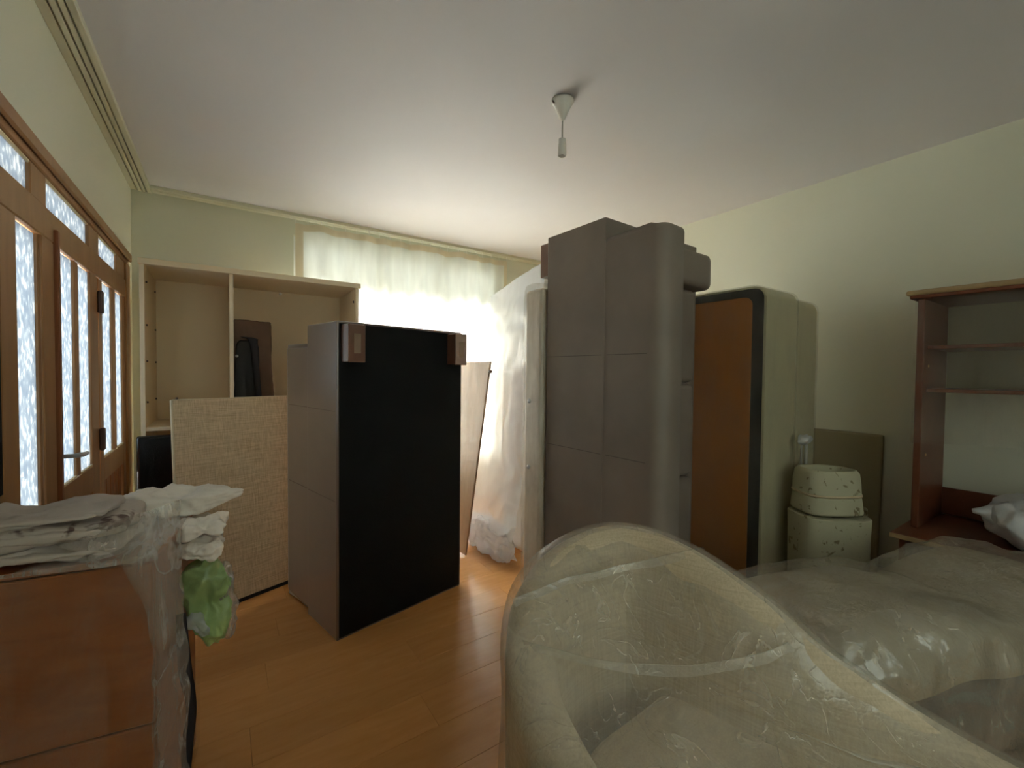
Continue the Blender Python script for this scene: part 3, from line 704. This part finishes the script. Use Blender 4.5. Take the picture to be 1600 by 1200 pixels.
# ------------------------------------------------------------------ foreground tub armchair in film
def armchair():
    a = thing('armchair', 'beige tub armchair wrapped in clear stretch film in the foreground', 'armchair', (.88, .5, 0))
    top = [(.46, .06, .575), (.47, .4, .60), (.50, .68, .66), (.55, .83, .74), (.62, .91, .81), (.75, .96, .86), (.9, .97, .885), (1.03, .94, .886),
           (1.11, .84, .88), (1.14, .7, .86), (1.17, .55, .80), (1.22, .41, .70), (1.28, .31, .64), (1.32, .2, .60), (1.36, .05, .57)]
    pts = [Vector(p) for p in top]; c0 = Vector((.88, .35, 0)); n = 72
    path = [spl(pts, i/n) for i in range(n+1)]
    b = bmesh.new(); rings = []; th = .115
    for i, p in enumerate(path):
        t = (path[min(i+1, n)]-path[max(i-1, 0)]); t.z = 0; t.normalize()
        nin = Vector((t.y, -t.x, 0))
        if (c0-p).dot(nin) < 0 : nin = -nin
        z = p.z; sec = []
        for (d, zz) in ((.03, .05), (.012, .10), (.004, .3), (.0, z-.10), (.004, z-.05), (.022, z-.018), (.05, z), (.075, z-.004), (.10, z-.03), (th, z-.08), (th+.02, z-.2), (th+.03, .42), (th+.03, .20), (th+.02, .05)):
            q = Vector((p.x, p.y, 0))+nin*d; sec.append(b.verts.new((q.x, q.y, zz)))
        rings.append(sec)
    for r0, r1 in zip(rings, rings[1:]):
        for k in range(len(r0)): b.faces.new((r0[k], r1[k], r1[(k+1) % len(r0)], r0[(k+1) % len(r0)]))
    b.faces.new(rings[0]); b.faces.new(rings[-1][::-1])
    link('tub_shell', b, 'fabric', a, True)
    link('seat', blob((.56, .62, .17), 4.5, 14, .008, 4, 0, 1, 2, None, T(.90, .42, .41) @ RZ(4)), 'fabric', a, True)
    link('seat_base', blob((.56, .60, .26), 10, 8, 0, 1, 0, 1, 2, None, T(.90, .42, .19) @ RZ(4)), 'fabric', a, True)
    for x, y in ((.58, .2), (.64, .78), (1.08, .72), (1.22, .2)):
        link('leg', lathe([(.018, 0), (.024, .06)], 12, T(x, y, 0)), 'foot', a, True)
    # the film: taut over the rim, dipping into the tub, hanging down outside
    def polar(p): return math.atan2(p.y-c0.y, p.x-c0.x)
    rim = []
    for i, p in enumerate(path): rim.append(p)
    # close the loop across the open front
    f0, f1 = path[-1], path[0]
    m_ = 26
    for k in range(1, m_):
        t = k/m_; q = f1.lerp(f0, 1-t); q.y -= .05*math.sin(PI*t); q.z = q.z-.02*math.sin(PI*t); rim.append(q)
    R = len(rim); S = 30; D = 26
    b = bmesh.new(); cols = []
    cen = Vector((.90, .40, .66))
    for i, p in enumerate(rim):
        nout = Vector((p.x-c0.x, p.y-c0.y, 0)).normalized(); col = []
        t = (rim[(i+1) % R]-rim[i-1]); t.z = 0
        if t.length > 1e-6:
            t.normalize(); no = Vector((-t.y, t.x, 0)); no = -no if no.dot(nout) < 0 else no
        else: no = nout
        for k in range(D, 0, -1):      # outside, bottom to top
            z = .03+(p.z-.05-.03)*(1-(k-1)/D) if True else 0
            q = Vector((p.x, p.y, 0))+no*(.010+.012*ridg((p.x*1, p.y, z), 6, 3)*((k)/D)**.5); q.z = z; col.append(q)
        col.append(Vector((p.x, p.y, p.z-.02))+no*.006)
        col.append(Vector((p.x, p.y, p.z+.000))-no*.02)
        col.append(Vector((p.x, p.y, p.z+.010))-no*.055)
        for k in range(1, S+1):        # inside towards the centre
            t = k/S
            q0 = Vector((p.x, p.y, p.z+.010))-no*.055
            q = q0.lerp(cen, t)
            dip = (p.z-.62)*.0
            # concave drape: hugs the inner face of the back, stretches over the seat
            hug = max(0, (p.z-.64)/.24)
            q.z = q0.z+(cen.z-q0.z)*(1-(1-t)**(1+.5*hug)) - .03*math.sin(PI*t)
            q.z += .016*(ridg((q.x, q.y, q.z), 4.5, 1)-.6)*math.sin(PI*min(1, t*1.5)) + .008*nz((q.x, q.y, q.z), 14)
            col.append(q)
        cols.append(col)
    V = [[b.verts.new(q) for q in c] for c in cols]; K = len(V[0])
    for i in range(R):
        a_, c_ = V[i], V[(i+1) % R]
        for k in range(K-1): b.faces.new((a_[k], a_[k+1], c_[k+1], c_[k]))
    bmesh.ops.remove_doubles(b, verts=b.verts, dist=.0004)
    link('plastic_wrap', b, 'film', a, True, label='clear stretch film with glossy creases')
    # folded film edges: thin bright ridges
    def fold(pts, w, seed):
        P_ = [Vector(p) for p in pts]; b = bmesh.new(); rows = []
        for i in range(61):
            p = spl(P_, i/60); ww = w*(.45+.55*abs(nz(p, 7, seed))*2); h = .006*nz(p, 9, seed)
            rows.append([b.verts.new(p+Vector((0, dy*ww, h+dz))) for dy, dz in ((-1.0, -.004), (-.4, .003), (-.1, .009), (.05, .010), (.3, .004), (.9, -.003))])
        for r0, r1 in zip(rows, rows[1:]):
            for k in range(5): b.faces.new((r0[k], r0[k+1], r1[k+1], r1[k]))
        return b
    link('film_fold', fold([(.575, .80, .72), (.66, .68, .715), (.80, .58, .70), (.94, .51, .70), (1.07, .46, .715), (1.19, .45, .72)], .022, 1), 'film', a, True)
    link('film_fold', fold([(.58, .85, .79), (.72, .83, .81), (.86, .79, .825), (1.0, .73, .845), (1.12, .69, .855)], .018, 2), 'film', a, True)
armchair()

# ------------------------------------------------------------------ second wrapped seat at the right
def chaise():
    a = thing('armchair', 'low wrapped pale seat behind the tub armchair, near the desk', 'armchair', (1.95, .45, 0))
    m = T(1.94, .46, 0) @ RZ(-20)
    def f(p):
        x = p.x; top = .645-.055*math.exp(-((x-.17)/.16)**2)+.12*(1/(1+math.exp(-(x-.53)*14)))-.05*max(0, p.y+.05)
        z = (p.z+.32)/.64
        return Vector((p.x, p.y, .05+z*(top-.05)))
    link('seat_body', blob((1.20, .52, .64), 6, 30, .012, 4, 0, 1, 4, f, m), 'fabric2', a, True)
    link('skirt', blob((1.22, .535, .47), 9, 16, 0, 1, 0, 1, 4, lambda p: Vector((p.x, p.y-.006, p.z+.275)), m), 'grey_side', a, True)  # darker lower shell: the shade on the seat's side is put into its colour
    link('plastic_wrap', blob((1.28, .60, .67), 5, 60, .010, 4, .013, 6, 11, lambda p: f(p)+Vector((0, 0, .018)), m), 'film', a, True, label='glossy creased film')
    for x, y in ((-.55, -.2), (-.55, .2), (.55, -.2), (.55, .2)):
        q = m @ Vector((x, y, 0)); link('leg', lathe([(.018, 0), (.024, .05)], 12, T(q.x, q.y, 0)), 'foot', a, True)
chaise()

# ------------------------------------------------------------------ wrapped chest at the left with its load
def chest():
    c = thing('chest', 'orange wooden chest wrapped in film at the left front', 'chest', (-.33, 1.65, 0))
    rot = -9
    m = T(-.156, 1.455, 0) @ RZ(rot)
    link('carcass', cube((-.372, .012, .02), (0, .43, .845), .004, 1, mtx=m), 'chestwood', c)
    link('top_panel', cube((-.374, -.004, .846), (.006, .432, .862), .004, 1, mtx=m), 'chestwood', c)
    link('front_panel', cube((-.366, -.004, .412), (-.002, .011, .842), .003, 1, mtx=m), 'chestwood', c)
    link('drawer', cube((-.366, -.004, .035), (-.002, .011, .407), .003, 1, mtx=m), 'chestwood', c)
    link('film_bunch', sheet([[tuple(m @ Vector(p)) for p in r] for r in (
        [(-.375, -.014, .852), (-.25, -.016, .856), (-.12, -.016, .852), (.012, -.014, .850)],
        [(-.375, -.010, .870), (-.25, -.008, .870), (-.12, -.008, .872), (.012, -.008, .876)],
        [(-.375, .06, .866), (-.25, .06, .866), (-.05, .05, .890), (.018, .05, .885)],
        [(-.375, .16, .866), (-.25, .18, .866), (-.04, .16, .890), (.020, .16, .880)],
        [(-.375, .34, .866), (-.25, .34, .866), (-.06, .34, .866), (.018, .34, .868)])],
        60, 40, .006, 9, .012, 10, 8), 'film_grey', c, True, label='bunched milky film on the top')
    link('plinth', cube((-.36, .02, 0), (-.01, .42, .02), mtx=m), 'chestwood', c)
    link('plastic_wrap', sheet([[tuple(m @ Vector(p)) for p in r] for r in (
        [(-.375, -.016, .86), (-.2, -.018, .865), (-.02, -.016, .868), (.02, .0, .87), (.025, .2, .87), (.02, .43, .87)],
        [(-.375, -.014, .6), (-.2, -.016, .6), (-.02, -.014, .6), (.022, .0, .6), (.022, .2, .6), (.015, .43, .6)],
        [(-.375, -.014, .3), (-.2, -.015, .3), (-.02, -.014, .3), (.018, .0, .3), (.018, .2, .3), (.012, .43, .3)],
        [(-.375, -.012, .01), (-.2, -.014, .01), (-.02, -.012, .01), (.018, .0, .01), (.015, .2, .01), (.012, .43, .01)])],
        70, 60, .004, 6, .005, 9, 3), 'film_thin', c, True, label='clear film with small creases')
    # loose film standing up at the right corner and hanging down
    link('loose_film', sheet([[tuple(m @ Vector(p)) for p in r] for r in (
        [(-.22, .03, .925), (-.12, .02, .95), (-.03, .01, .968), (.056, .02, .998)],
        [(-.17, .0, .905), (-.08, -.01, .925), (-.01, -.02, .93), (.056, .015, .95)],
        [(-.06, -.018, .868), (-.03, -.03, .866), (.01, -.03, .865), (.056, .02, .87)],
        [(-.002, -.018, .70), (.018, -.03, .70), (.038, -.005, .70), (.056, .05, .70)],
        [(.0, -.018, .45), (.022, -.03, .45), (.042, -.005, .45), (.058, .06, .45)],
        [(.0, -.018, .05), (.022, -.03, .05), (.044, -.005, .05), (.06, .06, .05)])],
        40, 70, .010, 7, .016, 8, 6), 'film_grey', c, True, label='loose film peaked at the corner')
    return m
m = chest()
def bagblob(name, label, cat, mat_, size, loc, rot, e=3, amp=.02, ns=6, ridge=.02, rs=6, seed=1, part='fabric', group=None, cuts=20, fn=None, floor_=None):
    b = thing(name, label, cat, (loc[0], loc[1], loc[2]-size[2]/2), group)
    fl_ = (lambda p: Vector((p.x, p.y, max(p.z, -size[2]/2)))) if fn is None else fn
    link(part, blob(size, e, cuts, amp, ns, ridge, rs, seed, fl_, T(*loc) @ RZ(rot)), mat_, b, True)
    return b
# folded bedding on the chest, three layers
def folded(name, label, mat_, x0, x1, y0, y1, z0, z1, seed, rot=-9):
    root = thing(name, label, 'cloth', (-.33, 1.6, z0))
    M_ = T(-.156, 1.455, 0) @ RZ(rot)
    def f(p):
        tt = (p.x-(x0+x1)/2)/(x1-x0)
        return Vector((p.x, p.y, p.z+.012*math.sin(p.x*17+seed)+.006*nz(p, 9, seed)))
    zc = (z0+z1)/2
    link('folded_layers', blob((x1-x0, y1-y0, z1-z0), 5, 40, .006, 7, .016, 6, seed, lambda p: Vector((p.x, p.y, p.z+.006*math.sin(p.x*23+seed))), M_ @ T((x0+x1)/2, (y0+y1)/2, zc)), mat_, root, True)
    link('folded_edge', blob((x1-x0-.02, .03, (z1-z0)*.45), 3, 22, .006, 9, .006, 11, seed+3, None, M_ @ T((x0+x1)/2, y0-.002, zc+.006)), mat_, root, True)
folded('folded_sheet', 'plain grey-white folded sheet lowest on the wrapped chest', 'plain_cloth', -.40, -.06, .01, .30, .866, .902, 2)
folded('folded_sheet', 'grey-white folded cloth with brown print on the wrapped chest', 'print_cloth', -.41, -.085, .015, .29, .905, .952, 7)
folded('folded_sheet', 'pale folded cloth topmost of the pile on the wrapped chest', 'plain_cloth', -.42, -.12, .04, .25, .954, .974, 12)
bagblob('plastic_bag', 'white plastic bag uppermost at the back right of the chest', 'bag', 'white_bag', (.34, .14, .085), (-.12, 1.815, .912), -14, 3, .012, 6, .026, 9, 21, 'bag_body', None, 26, lambda p: Vector((p.x*1.04, p.y*(1-.6*max(0, (p.x-.06)/.11)), max(-.0425, p.z*(1-.6*max(0, (p.x-.06)/.11))+.012*max(0, (p.x-.06)/.11)))))
bagblob('plastic_bag', 'white folded plastic bag squeezed in the middle of the hanging bundle', 'bag', 'white_bag', (.12, .15, .06), (-.062, 1.72, .838), -10, 3, .010, 8, .024, 11, 24, 'bag_body')
bagblob('plastic_bag', 'white rolled plastic bag just above the green bag', 'bag', 'white_bag', (.12, .15, .065), (-.058, 1.70, .768), -10, 3, .010, 8, .024, 11, 27, 'bag_body')
b = thing('green_bag', 'green plastic bag hanging at the right side of the chest', 'bag', (-.04, 1.68, .50))
link('bag_body', blob((.14, .10, .27), 2.6, 30, .02, 6, .020, 8, 31, lambda p: Vector((p.x*(.55+.45*min(1, (p.z+.15)/.2))+.02*(p.z < 0)*(-p.z)/.15, p.y, p.z)), T(-.048, 1.665, .615)), 'green_bag', b, True)
link('clear_corner', blob((.07, .07, .24), 2.6, 18, .015, 9, .02, 10, 35, None, T(-.002, 1.68, .60)), 'film_grey', b, True, label='clear film corner')
link('knot', blob((.045, .04, .10), 2.5, 12, .01, 14, .02, 14, 36, None, T(-.075, 1.625, .56) @ RY(-30)), 'film_white', b, True)
b = link('black_strap', sheet([[(-.122, 1.60, .62), (-.098, 1.60, .62)], [(-.118, 1.60, .45), (-.085, 1.605, .45)], [(-.10, 1.605, .32), (-.075, 1.61, .32)], [(-.112, 1.60, .22), (-.083, 1.605, .22)], [(-.112, 1.60, .13), (-.095, 1.605, .08)]], 4, 40, .004, 9, thick=.006), 'dark_strap', None, True)
tag(b, 'black strap hanging below the green bag beside the chest', 'strap')
